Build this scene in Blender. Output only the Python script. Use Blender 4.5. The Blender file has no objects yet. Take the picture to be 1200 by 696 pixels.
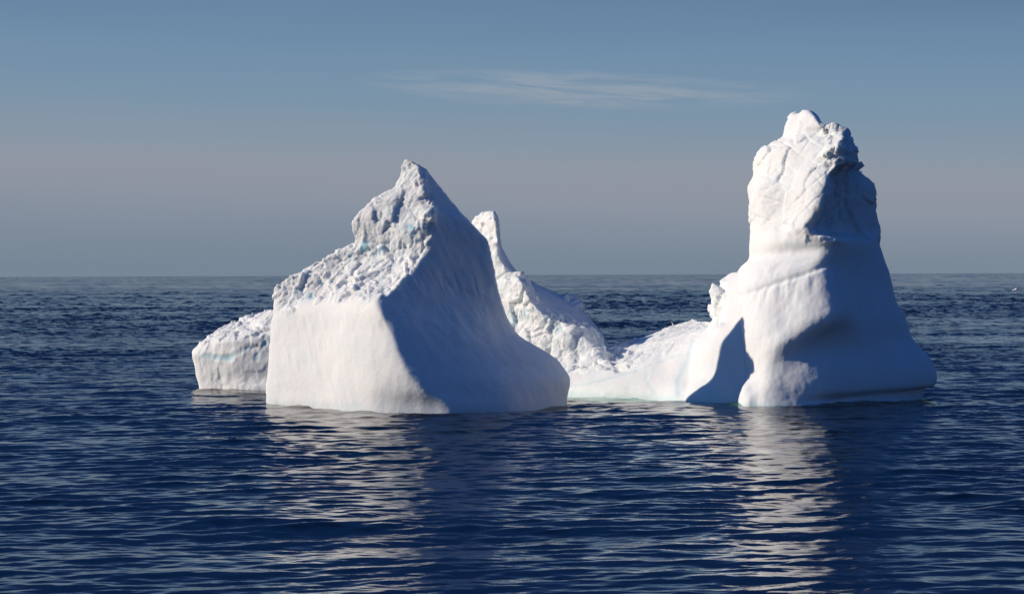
import bpy, math
import numpy as np

rng = np.random.default_rng(7)
scene = bpy.context.scene
COL = scene.collection

# ------------------------------------------------------------------ camera
F = 2823.0          # focal length, in photo pixels (1200 wide)
CAMH = 15.0         # eye height above the sea (ship's deck), metres
ROLL = 0.0037
cam_d = bpy.data.cameras.new('camera')
cam = bpy.data.objects.new('camera', cam_d)
COL.objects.link(cam)
cam.location = (0, 0, CAMH)
cam.rotation_euler = (math.radians(90), ROLL, 0)
cam_d.sensor_width = 36
cam_d.lens = F / 1200 * 36
cam_d.shift_y = -26 / 1200
cam_d.clip_start = 1
cam_d.clip_end = 300000
scene.camera = cam

def at(u, v, Y):
    """world point seen at photo position (u, v) at distance Y"""
    u0, v0 = u - 600, v - 348
    up = u0 - ROLL * v0
    vp = v0 + ROLL * u0
    return np.array([up / F * Y, Y, CAMH - (vp + 26) / F * Y])

def uv_of(P):
    Y = P[:, 1]
    up = P[:, 0] / Y * F
    vp = (CAMH - P[:, 2]) / Y * F - 26
    u0 = up + ROLL * vp
    v0 = vp - ROLL * up
    return u0 + 600, v0 + 348

# ------------------------------------------------------------------ light
SUN_AZ = math.radians(91.7)     # angle of the sun to the left of "behind the camera"
SUN_EL = math.radians(25.5)
S = np.array([-math.sin(SUN_AZ) * math.cos(SUN_EL), -math.cos(SUN_AZ) * math.cos(SUN_EL), math.sin(SUN_EL)])
from mathutils import Vector
sd = bpy.data.lights.new('sun', 'SUN')
sun = bpy.data.objects.new('sun', sd)
COL.objects.link(sun)
sd.energy = 4.2
sd.angle = math.radians(0.5)
sd.color = (1.0, 0.84, 0.675)
sun.rotation_euler = Vector(S).to_track_quat('Z', 'Y').to_euler()
sun.location = (-200, 0, 120)

# ------------------------------------------------------------------ numpy noise
def _h(ix, iy, iz, seed):
    x = (ix.astype(np.int64) * 73856093) ^ (iy.astype(np.int64) * 19349663) ^ (iz.astype(np.int64) * 83492791) ^ (seed * 2654435761 & 0x7fffffff)
    x = x & 0xffffffff
    x = ((x ^ (x >> 16)) * 0x45d9f3b) & 0xffffffff
    x = ((x ^ (x >> 16)) * 0x45d9f3b) & 0xffffffff
    x = x ^ (x >> 16)
    return (x & 0xffffff).astype(np.float64) / float(0x1000000)

def vnoise(P, seed=0):
    """smooth value noise in -1..1"""
    i = np.floor(P).astype(np.int64)
    f = P - i
    w = f * f * f * (f * (f * 6 - 15) + 10)
    out = 0
    for dx in (0, 1):
        for dy in (0, 1):
            for dz in (0, 1):
                wt = (w[:, 0] if dx else 1 - w[:, 0]) * (w[:, 1] if dy else 1 - w[:, 1]) * (w[:, 2] if dz else 1 - w[:, 2])
                out = out + wt * _h(i[:, 0] + dx, i[:, 1] + dy, i[:, 2] + dz, seed)
    return out * 2 - 1

def fbm(P, oct=4, seed=0, gain=0.5):
    a, s, t = 1.0, 0, 0
    for o in range(oct):
        s = s + a * vnoise(P * 2 ** o + 17.3 * o, seed + o)
        t += a
        a *= gain
    return s / t

def cells(P, seed=0):
    """Worley: F1, F2, facet value (a random tilted plane per cell)"""
    i = np.floor(P).astype(np.int64)
    n = len(P)
    F1 = np.full(n, 9.0); F2 = np.full(n, 9.0)
    K = np.zeros((n, 3), np.int64)
    for dx in (-1, 0, 1):
        for dy in (-1, 0, 1):
            for dz in (-1, 0, 1):
                a, b, c = i[:, 0] + dx, i[:, 1] + dy, i[:, 2] + dz
                ex = P[:, 0] - a - _h(a, b, c, seed); ey = P[:, 1] - b - _h(a, b, c, seed + 1); ez = P[:, 2] - c - _h(a, b, c, seed + 2)
                d = np.sqrt(ex * ex + ey * ey + ez * ez)
                m = d < F1
                F2 = np.where(m, F1, np.minimum(F2, d))
                F1 = np.where(m, d, F1)
                K[m, 0] = a[m]; K[m, 1] = b[m]; K[m, 2] = c[m]
    a, b, c = K.T
    E = P - K - np.stack([_h(a, b, c, seed), _h(a, b, c, seed + 1), _h(a, b, c, seed + 2)], 1)
    g = np.stack([_h(a, b, c, seed + k) * 2 - 1 for k in (3, 4, 5)], 1)
    val = (_h(a, b, c, seed + 6) * 2 - 1) * 0.5 + 1.1 * (g * E).sum(1)
    return F1, F2, val

def sstep(a, b, x):
    t = np.clip((x - a) / (b - a), 0, 1)
    return t * t * (3 - 2 * t)

# ------------------------------------------------------------------ lofting
def pchip(y, ts):
    """monotone-ish cubic through rows y[k] (k = 0..n-1), sampled at ts"""
    n = len(y)
    d = np.diff(y, axis=0)
    m = np.zeros_like(y)
    a, b = d[:-1], d[1:]
    prod = a * b
    m[1:-1] = np.where(prod > 0, 2 * prod / np.where(np.abs(a + b) < 1e-9, 1, a + b), 0)
    m[0], m[-1] = d[0], d[-1]
    k = np.clip(np.floor(ts).astype(int), 0, n - 2)
    f = (ts - k).reshape((-1,) + (1,) * (y.ndim - 1))
    h00 = 2 * f**3 - 3 * f**2 + 1; h10 = f**3 - 2 * f**2 + f
    h01 = -2 * f**3 + 3 * f**2; h11 = f**3 - f**2
    return h00 * y[k] + h10 * m[k] + h01 * y[k + 1] + h11 * m[k + 1]

def loft(levels, sharp, back=14.0, nt=12, ns=12, flare=0.06, thin=False):
    """levels: rows of (u, v or None for the waterline, Y), from the water up; returns (verts, faces) of a closed solid.
    A back side is added behind each row."""
    rows = []
    nl = len(levels)
    for k, L in enumerate(levels):
        pts = []
        for (u, v, Y) in L:
            if v is None:
                p = at(u, 348, Y); p[2] = 0.0
            else:
                p = at(u, v, Y)
            pts.append(p)
        a, b = pts[-1].copy(), pts[0].copy()
        wdt = abs(a[0] - b[0])
        bk = min(back, 0.75 * wdt + 0.3)
        ya = yb = max(p[1] for p in pts) + bk
        if thin: ya, yb = a[1] + bk, b[1] + bk
        pts.append(np.array([a[0] - 0.18 * wdt, ya, a[2]]))
        pts.append(np.array([b[0] + 0.18 * wdt, yb, b[2]]))
        rows.append(np.array(pts))
    base = rows[0].copy()
    c = base.mean(0)
    low = c + (base - c) * (1 + flare)
    low[:, 2] = -5.0
    rows.insert(0, low)
    R = np.array(rows)                                  # level, feature, xyz
    R = pchip(R, np.linspace(0, len(rows) - 1, (len(rows) - 1) * nt + 1))
    nf = R.shape[1]
    sh = np.array(list(sharp) + [0.3, 0.3])
    nxt, prv = np.roll(R, -1, 1), np.roll(R, 1, 1)
    T = 0.5 * (nxt - prv) * (1 - sh)[None, :, None]
    segs = []
    for j in range(nf):
        p0, p1, t0, t1 = R[:, j], R[:, (j + 1) % nf], T[:, j], T[:, (j + 1) % nf]
        L = np.linalg.norm(p1 - p0, axis=1, keepdims=True)
        def lim(t):
            q = np.linalg.norm(t, axis=1, keepdims=True)
            return t * np.minimum(1, L / np.maximum(q, 1e-6))
        t0, t1 = lim(t0), lim(t1)
        for f in np.arange(ns) / ns:
            segs.append((2*f**3-3*f**2+1)*p0 + (f**3-2*f**2+f)*t0 + (3*f**2-2*f**3)*p1 + (f**3-f**2)*t1)
    V = np.stack(segs, 1)
    nr, nc = V.shape[:2]
    verts = V.reshape(-1, 3)
    idx = np.arange(nr * nc).reshape(nr, nc)
    A, B = idx[:-1], np.roll(idx[:-1], -1, 1)
    C_, D = np.roll(idx[1:], -1, 1), idx[1:]
    faces = np.stack([A, B, C_, D], -1).reshape(-1, 4).tolist()
    cb, ct = len(verts), len(verts) + 1
    verts = np.vstack([verts, V[0].mean(0), V[-1].mean(0)])
    for j in range(nc):
        faces.append([int(idx[0, (j + 1) % nc]), int(idx[0, j]), cb])
        faces.append([int(idx[-1, j]), int(idx[-1, (j + 1) % nc]), ct])
    return verts, faces

def solid(lofts, voxel=0.17, smooth=6):
    """join lofted solids and remesh them into one skin -> (mesh)"""
    vs, fs, o = [], [], 0
    for v, f in lofts:
        vs.append(v); fs += [[i + o for i in q] for q in f]; o += len(v)
    me = bpy.data.meshes.new('ice')
    me.from_pydata(np.vstack(vs).tolist(), [], fs)
    ob = bpy.data.objects.new('ice_tmp', me)
    COL.objects.link(ob)
    md = ob.modifiers.new('r', 'REMESH')
    md.mode = 'VOXEL'; md.voxel_size = voxel; md.adaptivity = 0
    dg = bpy.context.evaluated_depsgraph_get()
    new = bpy.data.meshes.new_from_object(ob.evaluated_get(dg))
    bpy.data.objects.remove(ob); bpy.data.meshes.remove(me)
    P = co(new)
    E = np.zeros(len(new.edges) * 2, np.int32); new.edges.foreach_get('vertices', E)
    E = E.reshape(-1, 2)
    P = relax(P, E, smooth)
    put(new, P)
    return new, E

def relax(P, E, it, w=None):
    n = len(P)
    cnt = np.bincount(E.ravel(), minlength=n).astype(float)[:, None]
    for _ in range(it):
        s = np.zeros((n, 3))
        for c in range(3):
            s[:, c] = np.bincount(E[:, 0], P[E[:, 1], c], n) + np.bincount(E[:, 1], P[E[:, 0], c], n)
        q = s / np.maximum(cnt, 1)
        k = 0.5 if w is None else 0.5 * w[:, None]
        P = P + k * (q - P)
    return P

def co(me):
    a = np.zeros(len(me.vertices) * 3); me.vertices.foreach_get('co', a); return a.reshape(-1, 3)
def nrm(me):
    a = np.zeros(len(me.vertices) * 3, np.float32); me.vertex_normals.foreach_get('vector', a); return a.reshape(-1, 3).astype(float)
def put(me, P):
    me.vertices.foreach_set('co', P.ravel()); me.update()
def attr(me, name, val):
    a = me.attributes.new(name, 'FLOAT', 'POINT'); a.data.foreach_set('value', np.asarray(val, np.float32))
def smooth_shade(me):
    me.polygons.foreach_set('use_smooth', np.ones(len(me.polygons), bool))

def polydist(u, v, pts):
    """distance of (u, v) to a polyline"""
    d = np.full(len(u), 1e9)
    for (x0, y0), (x1, y1) in zip(pts[:-1], pts[1:]):
        dx, dy = x1 - x0, y1 - y0
        t = np.clip(((u - x0) * dx + (v - y0) * dy) / (dx * dx + dy * dy), 0, 1)
        d = np.minimum(d, np.hypot(u - x0 - t * dx, v - y0 - t * dy))
    return d

def blocks(P, seed, scales=((3.2, 0.55), (1.5, 0.5), (0.75, 0.42))):
    """broken, blocky ice: stepped facets at several sizes"""
    Q = P + 0.35 * np.stack([fbm(P * 0.6, 2, seed + 50), fbm(P * 0.6, 2, seed + 51), fbm(P * 0.6, 2, seed + 52)], 1)
    out = 0
    for k, (s, a) in enumerate(scales):
        f1, f2, val = cells(Q / s, seed + 10 * k)
        out = out + a * s * val - 0.10 * a * s * (1 - sstep(0.0, 0.12, f2 - f1))
    return out

# ------------------------------------------------------------------ materials
def nodes(name):
    m = bpy.data.materials.new(name); m.use_nodes = True
    nt = m.node_tree; nt.nodes.clear()
    return m, nt, nt.nodes.new, nt.links.new

def ice_material():
    m, nt, N, L = nodes('glacier_ice')
    out = N('ShaderNodeOutputMaterial'); b = N('ShaderNodeBsdfPrincipled')
    tc = N('ShaderNodeTexCoord')
    n1 = N('ShaderNodeTexNoise'); n1.inputs['Scale'].default_value = 0.25; n1.inputs['Detail'].default_value = 6
    L(tc.outputs['Object'], n1.inputs['Vector'])
    r = N('ShaderNodeValToRGB')
    r.color_ramp.elements[0].position = 0.3; r.color_ramp.elements[0].color = (0.76, 0.825, 0.865, 1)
    r.color_ramp.elements[1].position = 0.7; r.color_ramp.elements[1].color = (0.83, 0.865, 0.885, 1)
    L(n1.outputs['Fac'], r.inputs['Fac'])
    a = N('ShaderNodeAttribute'); a.attribute_name = 'blue'
    mx = N('ShaderNodeMix'); mx.data_type = 'RGBA'
    L(a.outputs['Fac'], mx.inputs['Factor']); L(r.outputs['Color'], mx.inputs['A'])
    mx.inputs['B'].default_value = (0.33, 0.66, 0.78, 1)
    L(mx.outputs['Result'], b.inputs['Base Color'])
    b.inputs['Roughness'].default_value = 0.62
    b.inputs['Subsurface Weight'].default_value = 0.45
    b.inputs['Subsurface Radius'].default_value = (0.7, 1.0, 1.25)
    b.inputs['Subsurface Scale'].default_value = 0.45
    b.inputs['Specular IOR Level'].default_value = 0.25
    # fine surface: grain, plus melt cracks where the 'crack' attribute asks for them
    g = N('ShaderNodeTexNoise'); g.inputs['Scale'].default_value = 2.2; g.inputs['Detail'].default_value = 8; g.inputs['Roughness'].default_value = 0.62
    L(tc.outputs['Object'], g.inputs['Vector'])
    ra = N('ShaderNodeAttribute'); ra.attribute_name = 'rough'
    mul = N('ShaderNodeMath'); mul.operation = 'MULTIPLY_ADD'
    L(ra.outputs['Fac'], mul.inputs[0]); mul.inputs[1].default_value = 0.45; mul.inputs[2].default_value = 0.05
    bp = N('ShaderNodeBump'); bp.inputs['Distance'].default_value = 0.5
    L(mul.outputs[0], bp.inputs['Strength']); L(g.outputs['Fac'], bp.inputs['Height'])
    L(bp.outputs['Normal'], b.inputs['Normal'])
    L(b.outputs['BSDF'], out.inputs['Surface'])
    return m

def sea_material():
    m, nt, N, L = nodes('sea_water')
    out = N('ShaderNodeOutputMaterial'); b = N('ShaderNodeBsdfPrincipled')
    tc = N('ShaderNodeTexCoord')
    gr = N('ShaderNodeAttribute'); gr.attribute_name = 'green'
    mx = N('ShaderNodeMix'); mx.data_type = 'RGBA'
    L(gr.outputs['Fac'], mx.inputs['Factor'])
    mx.inputs['A'].default_value = (0.0012, 0.0035, 0.0115, 1)
    mx.inputs['B'].default_value = (0.14, 0.52, 0.38, 1)  # painted glow of the submerged ice
    L(mx.outputs['Result'], b.inputs['Base Color'])
    ro = N('ShaderNodeAttribute'); ro.attribute_name = 'rough'
    L(ro.outputs['Fac'], b.inputs['Roughness'])
    b.inputs['IOR'].default_value = 1.38
    # ripples finer than the mesh
    mp = N('ShaderNodeMapping'); mp.inputs['Scale'].default_value = (0.9, 1.5, 1)
    mp.inputs['Rotation'].default_value = (0, 0, 0.25)
    L(tc.outputs['Object'], mp.inputs['Vector'])
    n = N('ShaderNodeTexNoise'); n.inputs['Scale'].default_value = 1.0; n.inputs['Detail'].default_value = 4; n.inputs['Roughness'].default_value = 0.55
    L(mp.outputs['Vector'], n.inputs['Vector'])
    bp = N('ShaderNodeBump'); bp.inputs['Strength'].default_value = 0.12; bp.inputs['Distance'].default_value = 0.16
    L(n.outputs['Fac'], bp.inputs['Height']); L(bp.outputs['Normal'], b.inputs['Normal'])
    L(b.outputs['BSDF'], out.inputs['Surface'])
    return m

ICE = ice_material()
SEA = sea_material()

def part(name, me, parent, label):
    ob = bpy.data.objects.new(name, me)
    me.name = name
    COL.objects.link(ob)
    me.materials.clear(); me.materials.append(ICE)
    smooth_shade(me)
    ob.parent = parent
    if label: ob['label'] = label
    return ob

# ------------------------------------------------------------------ the iceberg
berg = bpy.data.objects.new('iceberg', None)
COL.objects.link(berg)
berg['label'] = 'large white iceberg with a sharp peak and a tall pillar joined by a low saddle'
berg['category'] = 'iceberg'

# --- the front peak: smooth lit wall, sheer shaded right face, rubble above
W = None
peak_levels = [
 [(311,W,282),(372,W,275.2),(440,W,268.4),(528,W,265.6),(600,W,269.3),(664,W,279.5)],
 [(311,455,282.3),(372,456,275.6),(436,456,268.8),(494,456,265.9),(588,450,269.8),(668,447,280)],
 [(314,420,282.8),(374,424,276.2),(428,425,270.0),(473,426,266.9),(567,424,271.2),(657,426,280.5)],
 [(316,390,283.3),(376,390,277),(420,388,271.8),(458,388,268.6),(540,390,272.8),(606,389,280.6)],
 [(318,365,283.8),(378,359,278),(415,354,273.6),(443,353,270.8),(520,355,275.0),(590,358,279.8)],
 [(322,338,284.4),(390,333,281),(435,332,276.5),(470,327,273.8),(530,328,276.8),(582,329,279.6)],
 [(372,306,283.8),(425,303,281.4),(462,305,278.2),(494,297,276.2),(540,303,278),(578,306,279.5)],
 [(414,283,282.2),(445,280,279.8),(472,280,277.8),(496,277,276.6),(538,280,278.4),(573,283,279.5)],
 [(411,263,281.6),(447,255,280),(477,258,278.4),(502,250,277.2),(530,258,278.5),(556,266,279.5)],
 [(433,237,281.8),(457,235,280.6),(480,237,279.6),(502,238,278.4),(520,240,279.6),(534,241,280.8)],
 [(461.5,218,282.3),(469,215,281.6),(480,215,280.8),(493,215,279.8),(504,216,280.6),(514,218,281.4)],
 [(469.5,197,282.2),(475,193,281.8),(482,195,281.3),(490,197,280.7),(495,199,281.1),(500,201,281.7)],
 [(471,185.5,281.9),(475,185,281.7),(480,187,281.4),(486,190,281),(489,192,281.2),(491,193,281.6)]]
me, E = solid([loft(peak_levels, (0.5, 0, 0.1, 0.75, 0, 0.2), back=0.4, thin=True)], smooth=4)
P = co(me); u, v = uv_of(P)
put(me, relax(P, E, 30, sstep(14, 4, np.abs(v - np.interp(u, [300, 318, 352, 385, 424, 447], [366, 363, 356, 358, 351, 343]))) * sstep(440, 415, u)))
P = co(me); n = nrm(me); u, v = uv_of(P)
jag = 3.0 * fbm(P * 0.5, 3, 5)
rid = np.interp(v, [196, 222, 243, 260, 277, 293, 305, 326, 343, 352, 370], [489, 491, 504, 501, 496, 496, 482, 470, 454, 442, 430])
top = np.interp(u, [300, 318, 352, 385, 424, 447, 470], [366, 363, 356, 358, 351, 343, 335])
front = sstep(-0.05, 0.25, -n[:, 1] - n[:, 0] + 0.6 * n[:, 2])
mr = sstep(4, -4, u - rid + jag) * sstep(7, -12, v - top + 4.5 * jag) * front
upper = sstep(300, 255, v + 0.25 * (u - 440))
d = mr * ((1 - upper) * blocks(P, 3, ((3.6, 0.13), (1.5, 0.15), (0.7, 0.20))) + upper * blocks(P, 8, ((4.2, 0.05), (2.0, 0.08), (0.8, 0.08))))
d += 0.8 * sstep(11, 2, np.abs(u - rid - 1)) * sstep(350, 335, v) * sstep(196, 215, v) * blocks(P, 12, ((2.4, 0.30), (1.1, 0.28), (0.5, 0.2)))
scal = cells(P * np.array([0.7, 0.7, 0.45]), 25)[0]
dark = (1 - mr) * sstep(2, 10, u - rid) * sstep(470, 340, v)
sq = np.stack([(P[:, 0] + 0.45 * P[:, 2]) * 0.9, P[:, 1] * 0.5, P[:, 2] * 0.14], 1)
d += 0.07 * (1 - mr) * scal * sstep(-10, 10, u - rid)
d += dark * (0.09 * fbm(sq * 1.0, 4, 21) + 0.30 * fbm(P * 0.22, 3, 23))
rib = np.abs(vnoise(np.stack([(P[:, 0] + 0.35 * P[:, 2]) * 1.1, P[:, 1] * 0.1, P[:, 2] * 0.12], 1), 77))
d += -0.10 * sstep(0.25, 0.0, rib) * sstep(20, 0, np.abs(v - 330 - 0.1 * (u - 520))) * dark
wall = (1 - mr) * sstep(0, -10, u - rid + 6) * sstep(0, 6, v - top)
d += wall * (0.08 * fbm(sq * 1.4, 4, 31) + 0.10 * fbm(P * 0.25, 2, 33))
P = P + n * d[:, None]
put(me, P)
blue = mr * (sstep(0.42, 0.7, fbm(P * 0.5, 3, 40) + 0.2) * 0.15)
for (bu, bv, br, bs) in ((428, 289, 6, 0.8), (481, 266, 6, 0.8), (362, 346, 6, 0.7), (375, 333, 5, 0.4), (448, 292, 5, .5), (412, 300, 5, .4)):
    blue = np.maximum(blue, mr * bs * sstep(br, br * 0.3, np.hypot(u - bu, (v - bv) * 0.9) + 4 * fbm(P * 0.9, 2, 61)))
blue = np.maximum(blue, 0.12 * sstep(0.9, 0.1, P[:, 2] + 0.4 * fbm(P * 0.5, 2, 66)))
attr(me, 'blue', np.clip(blue, 0, 1)); attr(me, 'rough', np.clip(0.22 + mr, 0, 1))
part('ice_peak', me, berg, 'steep pointed ice peak with a rubbly left slope, a smooth white wall and a blue shaded right face')

# --- the low shoulder far left
sh_levels = [
 [(233,W,323),(262,W,319.5),(305,W,316.5),(362,W,316)],
 [(230,441,323.5),(260,441,319.8),(307,441,317.2),(362,441,317)],
 [(228,428,323.8),(258,428,319.8),(308,428,317.2),(362,428,317)],
 [(224,414,324),(257,416,320.0),(308,412,317.4),(362,410,317.6)],
 [(230,405.5,325),(262,402,320),(312,395,317.5),(362,392,318)],
 [(248,391,328),(275,388,323),(316,380,319),(362,375,319)],
 [(262,383,331),(285,377,327),(322,366,322),(362,360,322)],
 [(275,378,334),(297,371.5,332),(324,361,328),(362,357,328)]]
me, E = solid([loft(sh_levels, (0.2, 0.1, 0.1, 0))], voxel=0.2, smooth=8)
P = co(me); n = nrm(me); u, v = uv_of(P)
mt = sstep(8, -6, v - np.interp(u, [224, 260, 290, 330], [408, 402, 398, 392]) + 8 * fbm(P * 0.3, 2, 71))
mt = np.maximum(mt, 0.8 * sstep(270, 315, u) * sstep(420, 405, v))
P = P + n * (0.25 * fbm(P * 0.35, 4, 72) + np.maximum(mt, 0.16) * (blocks(P, 73, ((3.2, 0.14), (1.4, 0.15), (0.6, 0.08)))) + 0.1 * fbm(P * np.array([.9, .9, .2]), 3, 75))[:, None]
put(me, P)
blue = 0
for pts, wd, st in ((((253, 419), (262, 420), (272, 418)), 5, 0.65), (((300, 418), (305, 410), (311, 402)), 4.5, 0.6), (((238, 418), (248, 417)), 4, 0.45), (((272, 417), (288, 409), (300, 405)), 3, 0.3)):
    blue = np.maximum(blue, st * sstep(wd, wd * 0.2, polydist(u, v, pts) + 2.5 * fbm(P * 0.8, 2, 79)))
put(me, P - n * (np.minimum(blue, 1) * 0.2)[:, None])
attr(me, 'blue', np.clip(blue, 0, 1)); attr(me, 'rough', np.clip(0.2 + 0.6 * mt, 0, 1))
part('ice_shoulder', me, berg, 'low rounded ice shoulder with pale blue hollows at the far left of the iceberg')

# --- ridge behind the peak
rd_levels = [
 [(500,W,326),(600,W,314),(690,W,312),(738,W,330)],
 [(530,400,326),(605,400,316),(678,400,313.5),(711,401,328)],
 [(535,375,327),(598,375,318),(655,373,316),(692,374,329)],
 [(540,352,327),(585,352,319.5),(630,349,318),(664,350.5,330)],
 [(545,332,328),(580,332,320.5),(606,329,319),(625,331.5,329)],
 [(548,318,328),(577,318,321.5),(595,315,319.5),(606,318,327)],
 [(550,300,328),(572,300,322.5),(586,300,320),(592.5,300,326)],
 [(551,283,328.5),(569,283,323.5),(582.5,283,320.5),(586.5,284,326)],
 [(552,265,328.5),(566,264,324.5),(580,263,321),(584.5,265,325.5)],
 [(557,256,328),(567,253,325.5),(578,252,322),(583,256,325)],
 [(569,250,326),(573,247.5,325),(577,247,323.5),(579,248,324.5)]]
me, E = solid([loft(rd_levels, (0.2, 0, 0.7, 0.2), back=16)], voxel=0.2, smooth=4)
P = co(me); n = nrm(me); u, v = uv_of(P)
cr = sstep(0.0, 0.5, n @ np.array([-0.9, -0.3, 0.3]))
d = 0.3 * fbm(P * 0.4, 4, 101) + cr * blocks(P, 102, ((3.4, 0.14), (1.5, 0.14), (0.7, 0.1)))
sn = sstep(6, 2, polydist(u, v, ((664, 349), (672, 354), (679, 361)))) * sstep(0.2, 0.6, fbm(P * 0.9, 3, 108) + 0.5)
d += 0.9 * sn
P = P + n * d[:, None]; put(me, P)
attr(me, 'blue', np.zeros(len(P))); attr(me, 'rough', np.clip(0.25 + 0.5 * cr, 0, 1))
part('ice_ridge', me, berg, 'small horn of ice with a long shaded slope behind the peak')

# --- rubble slope in front of it
rb_levels = [
 [(590,W,312),(640,W,304),(700,W,300),(745,W,312)],
 [(575,440,312),(640,440,304),(705,432,299.5),(752,432,309)],
 [(575,415,313),(635,415,306),(703,417,301),(738,422,310)],
 [(577,400,314),(630,400,307),(686,400,302.5),(707,407,312)],
 [(578,388,314),(625,388,308),(672,384,304.5),(694,387,312)],
 [(579,378,315),(620,378,309),(652,376,306),(672,378.5,312)],
 [(580,362,316),(610,362,310),(629,360,307.5),(640,364,313)],
 [(580,345,316),(603,345,311.5),(618,343,309),(628,346,314)],
 [(580,330,316),(598,328,312.5),(610,328,310.5),(619.5,330,314)],
 [(588,325,315),(597,323,314),(605,321.5,312.5),(612,323.5,314)]]
me, E = solid([loft(rb_levels, (0.2, 0, 0.5, 0.2), back=8)], voxel=0.16, smooth=4)
P = co(me); n = nrm(me); u, v = uv_of(P)
low = sstep(432, 422, v)
d = low * (0.6 * fbm(P * 0.3, 3, 121) + blocks(P, 122, ((5.0, 0.13), (2.2, 0.10), (1.1, 0.12), (0.55, 0.12))))
P = P + n * d[:, None]; put(me, P)
attr(me, 'blue', np.clip(0.3 * low * sstep(0.15, 0.5, fbm(P * 0.5, 3, 130)), 0, 1)); attr(me, 'rough', np.full(len(P), 0.9))
part('ice_rubble', me, berg, 'heap of broken ice blocks at the foot of the ridge')

# --- saddle with the fin that climbs the pillar
sa_levels = [
 [(640,W,300),(700,W,292.8),(765,W,287.5),(811,W,282.5),(850,W,290)],
 [(640,455,300.5),(700,455,293.2),(765,455,288.2),(815,456,283.5),(852,455,290)],
 [(640,440,302),(702,442,294.6),(768,440,289.4),(822,443,285),(852,440,290)],
 [(640,432,304),(705,430,296.6),(772,425,291),(826,425,286),(854,420,291)],
 [(645,428,306),(712,423,299.5),(778,410,293),(830,402,287),(856,400,291)],
 [(650,425,309),(727,419.5,303),(787,397.5,297),(834,384,289.5),(858,382,293)]]
fin_levels = [
 [(797,W,284.8),(812,W,280.4),(885,W,275.2)],
 [(800,455,286.2),(816,457,281.4),(885,455,275.9)],
 [(803,441,287.2),(828,442,281.8),(885,441,276.4)],
 [(806,428,287.8),(832,428,282),(885,428,277.4)],
 [(811,407,288.2),(834,407,282.6),(885,407,278.4)],
 [(832,384,289),(843,385,283.6),(885,385,279.3)],
 [(833.5,363,289),(849,366,284.4),(886,365,280.4)],
 [(835.5,345,289),(855,345,285.4),(888,345,281.2)],
 [(845,329,289.5),(861,331,286.6),(889,329,282.6)],
 [(856,319.5,290),(864,319,288.6),(884,318,285.5)]]
toe_levels = [
 [(860,W,276.2),(873,W,272.6),(888,W,273.2)],
 [(864,460,276.4),(873,460,273.6),(883,460,274)],
 [(868,447,277),(872,446,275.2),(876,447,276)]]
me, E = solid([loft(sa_levels, (0.2, 0, 0, 0, 0), back=10), loft(fin_levels, (0.3, 0.4, 0.2), back=8)], voxel=0.17, smooth=14)
P = co(me); n = nrm(me); u, v = uv_of(P)
crest = np.interp(u, [660, 727, 751, 795, 834], [422, 419.5, 414, 395, 383])
mt = sstep(20, 4, v - crest + 5 * fbm(P * 0.3, 2, 150)) * sstep(836, 820, u)
lump = sstep(852, 838, u) * sstep(388, 378, v) * sstep(0.1, 0.5, -n[:, 0])
d = 0.22 * fbm(P * 0.25, 4, 151) + mt * blocks(P, 152, ((2.0, 0.05), (0.9, 0.06), (0.5, 0.07))) + sstep(765, 715, u) * sstep(440, 428, v) * blocks(P, 157, ((2.2, 0.32), (1.0, 0.22))) + lump * blocks(P, 155, ((2.5, 0.35), (1.0, 0.25)))
P = P + n * d[:, None]
vary = np.clip(0.75 + 0.8 * fbm(P * 0.35, 3, 163), 0.2, 1.4)
vein = vary * np.maximum.reduce([
    0.26 * sstep(2.4, 0.5, polydist(u, v, ((664, 453), (690, 449), (720, 442), (750, 433), (785, 419), (800, 415)))),
    0.22 * sstep(3.5, 0.6, polydist(u, v, ((755, 427), (758, 436), (757, 445), (763, 454), (768, 462)))),
    0.30 * sstep(4.4, 0.8, polydist(u, v, ((812, 400), (807, 420), (800, 432), (794, 445), (795, 462)))),
    0.2 * sstep(2.5, 0.8, polydist(u, v, ((682, 446), (684, 460))))])
wet = 0.22 * sstep(0.9, 0.2, P[:, 2] + 0.3 * fbm(P * 0.5, 2, 159))
put(me, P - n * (vein * 0.12)[:, None])
attr(me, 'blue', np.clip(np.maximum(vein, wet), 0, 1)); attr(me, 'rough', np.clip(0.15 + 0.6 * mt, 0, 1))
part('ice_saddle', me, berg, 'low white saddle of ice with pale blue veins curving up into a thin fin')

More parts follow.
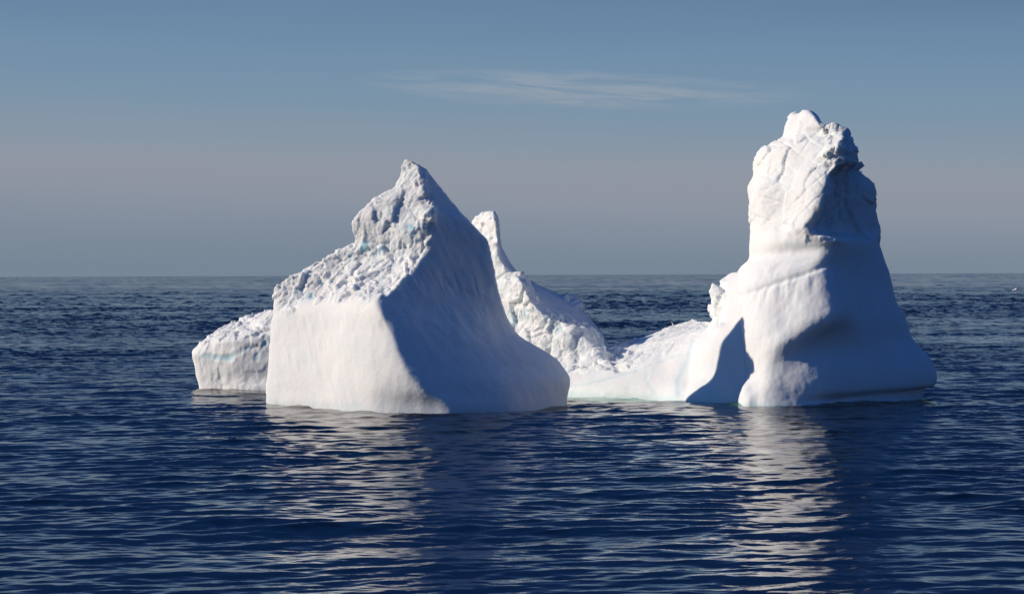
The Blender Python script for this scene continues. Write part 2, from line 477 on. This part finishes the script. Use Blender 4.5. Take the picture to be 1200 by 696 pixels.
# --- the pillar
pl_levels = [
 [(845,W,293),(866,W,278),(890,W,272.3),(920,W,271.3),(980,W,272.8),(1077,W,288)],
 [(845,466,293),(867,465,278.2),(890,465,272.8),(916,464,271.9),(975,464,272.9),(1088,463,288)],
 [(846,455,293),(868,452,278.6),(890,452,273.2),(908,452,272.3),(972,452,272.8),(1096,455,288)],
 [(846,440,293),(868,438,279),(892,438,273.8),(912,438,272.9),(970,436,273.4),(1099,440,288.5)],
 [(847,420,293),(864,420,280.5),(890,420,275),(914,420,273.4),(968,416,274.6),(1091,420,289)],
 [(850,400,293),(862,400,281.5),(888,400,275.8),(928,400,273.0),(1004,398,278),(1074,401,289.5)],
 [(851,375,293),(864,375,282),(892,375,276.6),(972,375,273),(1008,373,279),(1063,375,290)],
 [(855,350,293),(868,350,282.6),(895,350,278),(972,349,274.4),(1004,348,280),(1050,350,290.5)],
 [(862,322,293),(873,322,284),(898,322,279.5),(966,320,276),(998,320,281.5),(1043.5,322,291)],
 [(871,306,292.5),(881,306,284.5),(905,306,280.5),(968,304,277),(998,304,281.5),(1037,306,291)],
 [(878,285,292),(888,285,284.5),(912,285,280.5),(974,283,276.6),(1002,284,282),(1029.5,285,290.5)],
 [(878.5,268,291.5),(890,268,285),(912,268,281.5),(947,267,277.6),(980,268,285),(1030,268,291)],
 [(877,248,291.5),(890,248,285.4),(915,248,282),(959,247,277.4),(984,246,285),(1027,248,291)],
 [(876,222,291.5),(888,222,286),(915,222,282.6),(967,222,277.6),(990,220,285),(1023,222,291)],
 [(883.5,204,291),(896,203,286.5),(920,203,283.4),(970,207,278),(992,203,285),(1013.5,206,290.5)],
 [(884,193,291),(898,193,286.8),(922,192,283.8),(983,191,278.8),(996,190,283.5),(1006,195,289.5)],
 [(890,178,290.5),(902,177,287.2),(925,177,284.2),(988,176,279.3),(995,176,283),(999,180,288.5)],
 [(905,166,290),(914,165,287.5),(934,165,284.8),(986,164,280.2),(990,166,283),(991.5,168,288)],
 [(916.5,160,289.5),(922,159,288),(936,158,286),(984,157,281.4),(988,157.5,283.5),(990,158,287.5)],
 [(919,149,289.3),(924,148.5,288),(937,148,286.2),(961,147,283),(966,149,284.5),(968.5,152,287.5)],
 [(924,137,289),(928,136,288),(938,135.5,286.8),(952,135.5,284.6),(956,136.5,285.5),(959,138.5,287.5)],
 [(926,132.5,289),(931,131.5,288.3),(938,130.5,287.5),(946,130.6,286),(949.5,131,286.5),(952,132.5,288)]]
me, E = solid([loft(pl_levels, (0.2, 0, 0, 0.1, 0, 0.2), back=16, nt=8), loft(toe_levels, (0.2, 0.5, 0.2), back=4)], voxel=0.17, smooth=2)
P = co(me); u, v = uv_of(P)
put(me, relax(P, E, 110, sstep(280, 305, v)))
P = co(me); n = nrm(me); u, v = uv_of(P)
hi = sstep(282, 262, v - 0.1 * (u - 940))
# the two old waterlines cut round the pillar, tilted as the berg has tipped
q1 = v + 0.34 * (u - 860) - 347 + 2.5 * fbm(P * 0.3, 3, 200)
q2 = v + 0.16 * (u - 909) - 418 + 3 * fbm(P * 0.2, 2, 201)
body = 1 - hi
d = body * (-0.22 * sstep(5, 0, np.abs(q1 - 2)) + 0.10 * sstep(9, 0, np.abs(q1 + 8))) * sstep(985, 955, u)
d += body * (-0.25 * np.exp(-(q2 / 16.0) ** 2)) * sstep(900, 960, u)
q0 = v + 0.12 * (u - 960) - 291
d += -0.45 * np.exp(-(q0 / 8.0) ** 2) * sstep(1000, 960, u)
fl = np.stack([P[:, 0] * 1.1, P[:, 1] * 0.9, P[:, 2] * 0.12], 1)
d += body * (0.16 * fbm(fl, 3, 203) * (0.4 + 0.8 * sstep(40, 0, q1) * sstep(-2, 3, q1)) + 0.18 * fbm(P * 0.25, 3, 204) + 0.04 * fbm(P * 1.5, 3, 209))
d += hi * (0.20 * fbm(P * 0.35, 4, 205) + blocks(P, 206, ((5.0, 0.06), (2.2, 0.025), (0.9, 0.02))))
# crags at the top right, rubble lip below the upper block
crag = sstep(956, 974, u) * sstep(225, 200, v)
d += crag * blocks(P, 210, ((3.0, 0.26), (1.3, 0.16), (0.6, 0.1)))
edge = np.interp(v, [150, 176, 191, 208, 236, 262, 270], [992, 990, 984, 970, 966, 948, 946])
d += hi * sstep(9, 2, np.abs(u - edge)) * blocks(P, 215, ((2.2, 0.10), (0.9, 0.08)))
lip = sstep(9, 0, np.abs(v - 280)) * sstep(935, 950, u) * sstep(995, 975, u)
d += lip * blocks(P, 218, ((1.8, 0.15), (0.8, 0.12)))
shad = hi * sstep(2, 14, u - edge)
d += shad * blocks(P, 221, ((4.5, 0.10), (2.0, 0.05), (0.9, 0.02)))
# cracks crossing the upper block
def crack(ang, sp, seed, wd):
    c, s_ = math.cos(ang), math.sin(ang)
    w = (u * c + v * s_) / sp + 0.9 * fbm(P * 0.12, 2, seed) + 0.12 * fbm(P * 0.9, 2, seed + 3)
    f = np.abs(w - np.round(w)) * sp
    on = sstep(0.0, 0.35, vnoise(np.stack([np.round(w) * 3.7, (v * c - u * s_) / 26, np.zeros(len(u))], 1), seed + 7) + 0.15)
    return sstep(wd, 0.2, f) * on
lit = hi * (1 - shad)
d += -0.11 * lit * (crack(-0.95, 11, 230, 1.5) + 0.8 * crack(0.75, 14, 240, 1.4) + 0.6 * crack(1.35, 17, 250, 1.3))
# wave-cut notch just above the water
zz = P[:, 2]
d += -0.9 * np.exp(-((zz - 0.75) / 0.5) ** 2) * sstep(930, 980, u)
P = P + n * d[:, None]; put(me, P)
wet = 0.30 * sstep(0.7, 0.1, zz)
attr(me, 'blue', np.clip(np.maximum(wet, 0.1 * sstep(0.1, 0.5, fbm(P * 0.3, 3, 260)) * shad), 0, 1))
attr(me, 'rough', np.clip(0.12 + 0.25 * hi + 0.6 * crag + 0.4 * shad, 0, 1))
part('ice_pillar', me, berg, 'tall blunt ice pillar with a cracked top, tilted old waterlines and a shaded right side')

# ------------------------------------------------------------------ far floating ice
Yg = 15 * F / 20.6
g0 = at(1189.5, 340, Yg); g0[2] = 0
gv, gf = [], []
ng, mg = 28, 14
for i in range(mg + 1):
    for j in range(ng):
        th = 2 * math.pi * j / ng; ph = -0.5 + (math.pi / 2 + 0.5) * i / mg
        gv.append((2.0 * math.cos(ph) * math.cos(th) + 0.5 * math.sin(ph), 1.6 * math.cos(ph) * math.sin(th), 1.7 * math.sin(ph) * (1 + 0.25 * math.cos(th))))
for i in range(mg):
    for j in range(ng):
        gf.append((i * ng + j, i * ng + (j + 1) % ng, (i + 1) * ng + (j + 1) % ng, (i + 1) * ng + j))
G = np.array(gv); G = G * (1 + 0.35 * cells(G / 1.3, 300)[2])[:, None]
gm = bpy.data.meshes.new('ice_chunk'); gm.from_pydata(G.tolist(), [], gf)
attr(gm, 'blue', np.zeros(len(G))); attr(gm, 'rough', np.full(len(G), 0.5))
gm.materials.append(ICE)
go = bpy.data.objects.new('ice_chunk', gm); COL.objects.link(go); go.location = g0
go['label'] = 'tiny white chunk of ice floating far off at the right near the horizon'
go['category'] = 'ice chunk'

# ------------------------------------------------------------------ the sea
def make_sea():
    dense = np.radians(np.linspace(-27, 27, 1000))
    rest = np.radians(np.linspace(27, 333, 120))[1:-1]
    th = np.concatenate([dense, rest])
    rad = [3.0]
    while rad[-1] < 95: rad.append(rad[-1] + max(0.4, rad[-1] * 0.02))
    while rad[-1] < 3000: rad.append(rad[-1] + 0.125 * (rad[-1] / 113) ** 1.55)
    while rad[-1] < 120000: rad.append(rad[-1] * 1.12)
    r = np.array(rad)
    T, Rr = np.meshgrid(th, r)
    X = (Rr * np.sin(T)).ravel(); Y = (Rr * np.cos(T)).ravel()
    dr = np.gradient(r)[:, None] + 0 * T
    dth = np.abs(np.gradient(np.concatenate([th, [th[0] + 2 * math.pi]])))[:-1]
    dl = Rr * dth[None, :]
    sp = np.maximum(dr, 0.6 * dl).ravel()          # local sampling step
    nr, nc, nd = len(r), len(th), len(dense)
    f4 = np.float32
    Z = np.zeros((nr, nc), f4); DX = Z.copy(); DY = Z.copy(); lost = Z.copy()
    X2, Y2, S2 = X.reshape(nr, nc).astype(f4), Y.reshape(nr, nc).astype(f4), sp.reshape(nr, nc).astype(f4)
    ncomp = 170
    lam = np.exp(np.linspace(math.log(0.42), math.log(46), ncomp)) * np.exp(rng.normal(0, 0.03, ncomp))
    main = math.radians(-72)                         # waves run towards the ship, a little to the right
    for L_ in lam:
        k = 2 * math.pi / L_
        a_ = main + rng.normal(0, 0.60 if L_ < 3 else 0.42)
        # slope spectrum: most of the steepness sits in 0.5-6 m waves
        sl = max(0.026 * math.exp(-0.5 * (math.log(L_ / 2.6) / 1.0) ** 2), 0.0075 if L_ > 7 else 0.0)
        amp = sl / k
        ok = np.nonzero((S2[:, nd // 2] < L_ / 2.2))[0]
        lost += sl * sl * 0.5
        if len(ok) == 0: continue
        R_ = slice(ok[0], ok[-1] + 1)
        C_ = slice(0, nd if L_ < 12 else nc)
        w = sstep(2.2, 4.5, L_ / S2[R_, C_]).astype(f4)
        ph = (k * (X2[R_, C_] * math.cos(a_) + Y2[R_, C_] * math.sin(a_)) + rng.uniform(0, 6.283)).astype(f4)
        c, s_ = np.cos(ph), np.sin(ph) * w
        Z[R_, C_] += w * c * f4(amp)
        DX[R_, C_] -= s_ * f4(0.75 * amp * math.cos(a_)); DY[R_, C_] -= s_ * f4(0.75 * amp * math.sin(a_))
        lost[R_, C_] -= w * w * f4(sl * sl * 0.5)
    # chop too short for the mesh spacing: uneven facets with the steepness it would have had
    jit = rng.normal(0, 1, (nr, nc)).astype(f4)
    jit = sum(np.roll(jit, q, 1) for q in range(-2, 3)) / math.sqrt(5)
    drc = np.minimum(np.gradient(r), 9.0)[:, None].astype(f4)
    jz = np.minimum(0.55 * np.sqrt(np.maximum(lost, 0)) * drc, 0.42) * (np.arange(nc) < nd)[None, :] * (r > 60)[:, None]
    Z += (jit * jz).astype(f4)
    lost = lost * 0.6
    Z, DX, DY, lost = [q.ravel().astype(float) for q in (Z, DX, DY, np.maximum(lost, 0))]
    # long patches of stronger and weaker wind
    Q = np.stack([X * 0.006, Y * 0.011, 0 * X], 1)
    gust = 0.73 + 0.5 * fbm(Q, 3, 400) + 0.25 * fbm(np.stack([X * 0.05, Y * 0.03, 0 * X], 1), 2, 405)
    V = np.stack([X + DX * gust, Y + DY * gust, Z * gust], 1)
    rough = np.clip(np.sqrt(2 * lost * gust ** 2 + 0.00005) ** 0.5 * 0.46, 0.01, 0.42)
    rough = np.clip(rough * (1 + 0.35 * fbm(np.stack([X * 0.07, Y * 0.022, 0 * X], 1), 3, 408)), 0.01, 0.5)
    nr, nc = len(r), len(th)
    idx = np.arange(nr * nc).reshape(nr, nc)
    f = np.stack([idx[:-1], np.roll(idx[:-1], -1, 1), np.roll(idx[1:], -1, 1), idx[1:]], -1).reshape(-1, 4)[:, ::-1]
    me = bpy.data.meshes.new('sea')
    nf = len(f)
    me.vertices.add(len(V)); me.vertices.foreach_set('co', V.ravel())
    me.loops.add(nf * 4); me.loops.foreach_set('vertex_index', f.ravel().astype(np.int32))
    me.polygons.add(nf)
    me.polygons.foreach_set('loop_start', np.arange(0, nf * 4, 4, dtype=np.int32))
    me.polygons.foreach_set('loop_total', np.full(nf, 4, np.int32))
    me.update(calc_edges=True)
    smooth_shade(me)
    # green glow over the ice's submerged foot, painted into the water's base colour
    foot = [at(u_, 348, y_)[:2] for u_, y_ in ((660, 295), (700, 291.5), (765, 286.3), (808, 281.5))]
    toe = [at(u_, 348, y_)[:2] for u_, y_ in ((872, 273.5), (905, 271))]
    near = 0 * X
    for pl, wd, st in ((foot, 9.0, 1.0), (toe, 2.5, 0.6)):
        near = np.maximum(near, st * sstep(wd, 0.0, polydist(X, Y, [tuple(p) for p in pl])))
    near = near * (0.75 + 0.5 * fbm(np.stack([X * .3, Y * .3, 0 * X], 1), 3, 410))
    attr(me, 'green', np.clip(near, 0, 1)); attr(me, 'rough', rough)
    me.materials.append(SEA)
    ob = bpy.data.objects.new('sea', me); COL.objects.link(ob)
    ob['kind'] = 'structure'
    return ob
make_sea()

# ------------------------------------------------------------------ sky
w = bpy.data.worlds.new('World'); scene.world = w; w.use_nodes = True
nt = w.node_tree; nt.nodes.clear(); N = nt.nodes.new; L = nt.links.new
wo = N('ShaderNodeOutputWorld'); bg = N('ShaderNodeBackground'); bg.inputs['Strength'].default_value = 0.10
sky = N('ShaderNodeTexSky'); sky.sky_type = 'NISHITA'; sky.sun_disc = False
sky.sun_elevation = SUN_EL
sky.sun_rotation = math.pi + SUN_AZ
sky.altitude = 0; sky.air_density = 1.0; sky.dust_density = 0.6; sky.ozone_density = 2.0
tc = N('ShaderNodeTexCoord')
sx = N('ShaderNodeSeparateXYZ'); L(tc.outputs['Generated'], sx.inputs[0])
def math_(op, a, b=None, c=None):
    n = N('ShaderNodeMath'); n.operation = op
    for k, x in enumerate((a, b, c)):
        if x is None: continue
        if isinstance(x, (int, float)): n.inputs[k].default_value = x
        else: L(x, n.inputs[k])
    return n.outputs[0]
def mix_(fac, a, b, blend='MIX'):
    n = N('ShaderNodeMix'); n.data_type = 'RGBA'; n.blend_type = blend
    for k, x in (('Factor', fac), ('A', a), ('B', b)):
        if isinstance(x, tuple): n.inputs[k].default_value = x
        elif isinstance(x, (int, float)): n.inputs[k].default_value = x
        else: L(x, n.inputs[k])
    return n.outputs['Result']
def lin(r, g, b, k=10.0):
    f = lambda c: (c / 255 / 12.92 if c < 10 else ((c / 255 + 0.055) / 1.055) ** 2.4)
    return (f(r) * k, f(g) * k, f(b) * k, 1)
az = math_('ARCTAN2', sx.outputs[0], sx.outputs[1])
el = sx.outputs[2]
# unseen overhead sky, tinted blue to set the fill on shaded ice
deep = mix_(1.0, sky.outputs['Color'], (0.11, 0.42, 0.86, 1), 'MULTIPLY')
# low haze, in layers that are not quite level
cmb = N('ShaderNodeCombineXYZ')
L(math_('MULTIPLY', az, 2.2), cmb.inputs[0]); L(math_('MULTIPLY', el, 30.0), cmb.inputs[1])
hz = N('ShaderNodeTexNoise'); hz.inputs['Scale'].default_value = 1.6; hz.inputs['Detail'].default_value = 5; hz.inputs['Roughness'].default_value = 0.5
L(cmb.outputs[0], hz.inputs['Vector'])
wob = math_('MULTIPLY_ADD', math_('SUBTRACT', hz.outputs['Fac'], 0.5), 0.018, el)
wob = math_('MULTIPLY_ADD', az, 0.028, wob)
ramp = N('ShaderNodeValToRGB'); cr_ = ramp.color_ramp; cr_.interpolation = 'B_SPLINE'
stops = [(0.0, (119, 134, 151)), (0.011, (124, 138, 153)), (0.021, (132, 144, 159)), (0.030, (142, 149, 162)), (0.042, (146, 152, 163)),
         (0.052, (138, 152, 167)), (0.066, (126, 149, 169)), (0.085, (116, 145, 171)), (0.098, (110, 140, 168)), (0.118, (101, 130, 161)), (0.15, (58, 90, 136)), (0.19, (38, 68, 120)), (0.25, (24, 54, 108))]  # unseen upper stops darkened to keep sky reflections in the sea low
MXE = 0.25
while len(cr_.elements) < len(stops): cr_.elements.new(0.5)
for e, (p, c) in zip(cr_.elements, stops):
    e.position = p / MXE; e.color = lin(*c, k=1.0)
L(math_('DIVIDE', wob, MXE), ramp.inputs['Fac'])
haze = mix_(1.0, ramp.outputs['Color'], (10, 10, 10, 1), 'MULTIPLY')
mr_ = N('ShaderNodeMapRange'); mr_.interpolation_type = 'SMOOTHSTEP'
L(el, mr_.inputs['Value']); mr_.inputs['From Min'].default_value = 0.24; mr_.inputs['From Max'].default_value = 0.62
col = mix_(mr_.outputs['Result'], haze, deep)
# a thin streak of cirrus
cc = N('ShaderNodeCombineXYZ')
L(math_('MULTIPLY', az, 26.0), cc.inputs[0]); L(math_('MULTIPLY', math_('MULTIPLY_ADD', az, 0.06, el), 300.0), cc.inputs[1])
cn = N('ShaderNodeTexNoise'); cn.inputs['Scale'].default_value = 1.0; cn.inputs['Detail'].default_value = 7; cn.inputs['Roughness'].default_value = 0.6; cn.inputs['Distortion'].default_value = 0.6
L(cc.outputs[0], cn.inputs['Vector'])
dx_ = math_('DIVIDE', math_('SUBTRACT', az, 0.03), 0.10)
dy_ = math_('DIVIDE', math_('SUBTRACT', math_('MULTIPLY_ADD', az, 0.04, el), 0.0775), 0.0085)
rr = math_('ADD', math_('MULTIPLY', dx_, dx_), math_('MULTIPLY', dy_, dy_))
msk = math_('MAXIMUM', math_('SUBTRACT', 1.0, rr), 0.0)
cf = math_('MULTIPLY', math_('MULTIPLY', msk, math_('MAXIMUM', math_('SUBTRACT', cn.outputs['Fac'], 0.36), 0.0)), 2.4)
cf = math_('MINIMUM', math_('MULTIPLY', cf, 0.9), 0.45)
col = mix_(cf, col, lin(166, 172, 180))
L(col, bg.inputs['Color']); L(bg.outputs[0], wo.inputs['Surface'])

scene.render.engine = 'CYCLES'
scene.cycles.max_bounces = 6
scene.view_settings.view_transform = 'Standard'
scene.view_settings.look = 'None'
scene.view_settings.exposure = 0
scene.view_settings.gamma = 1
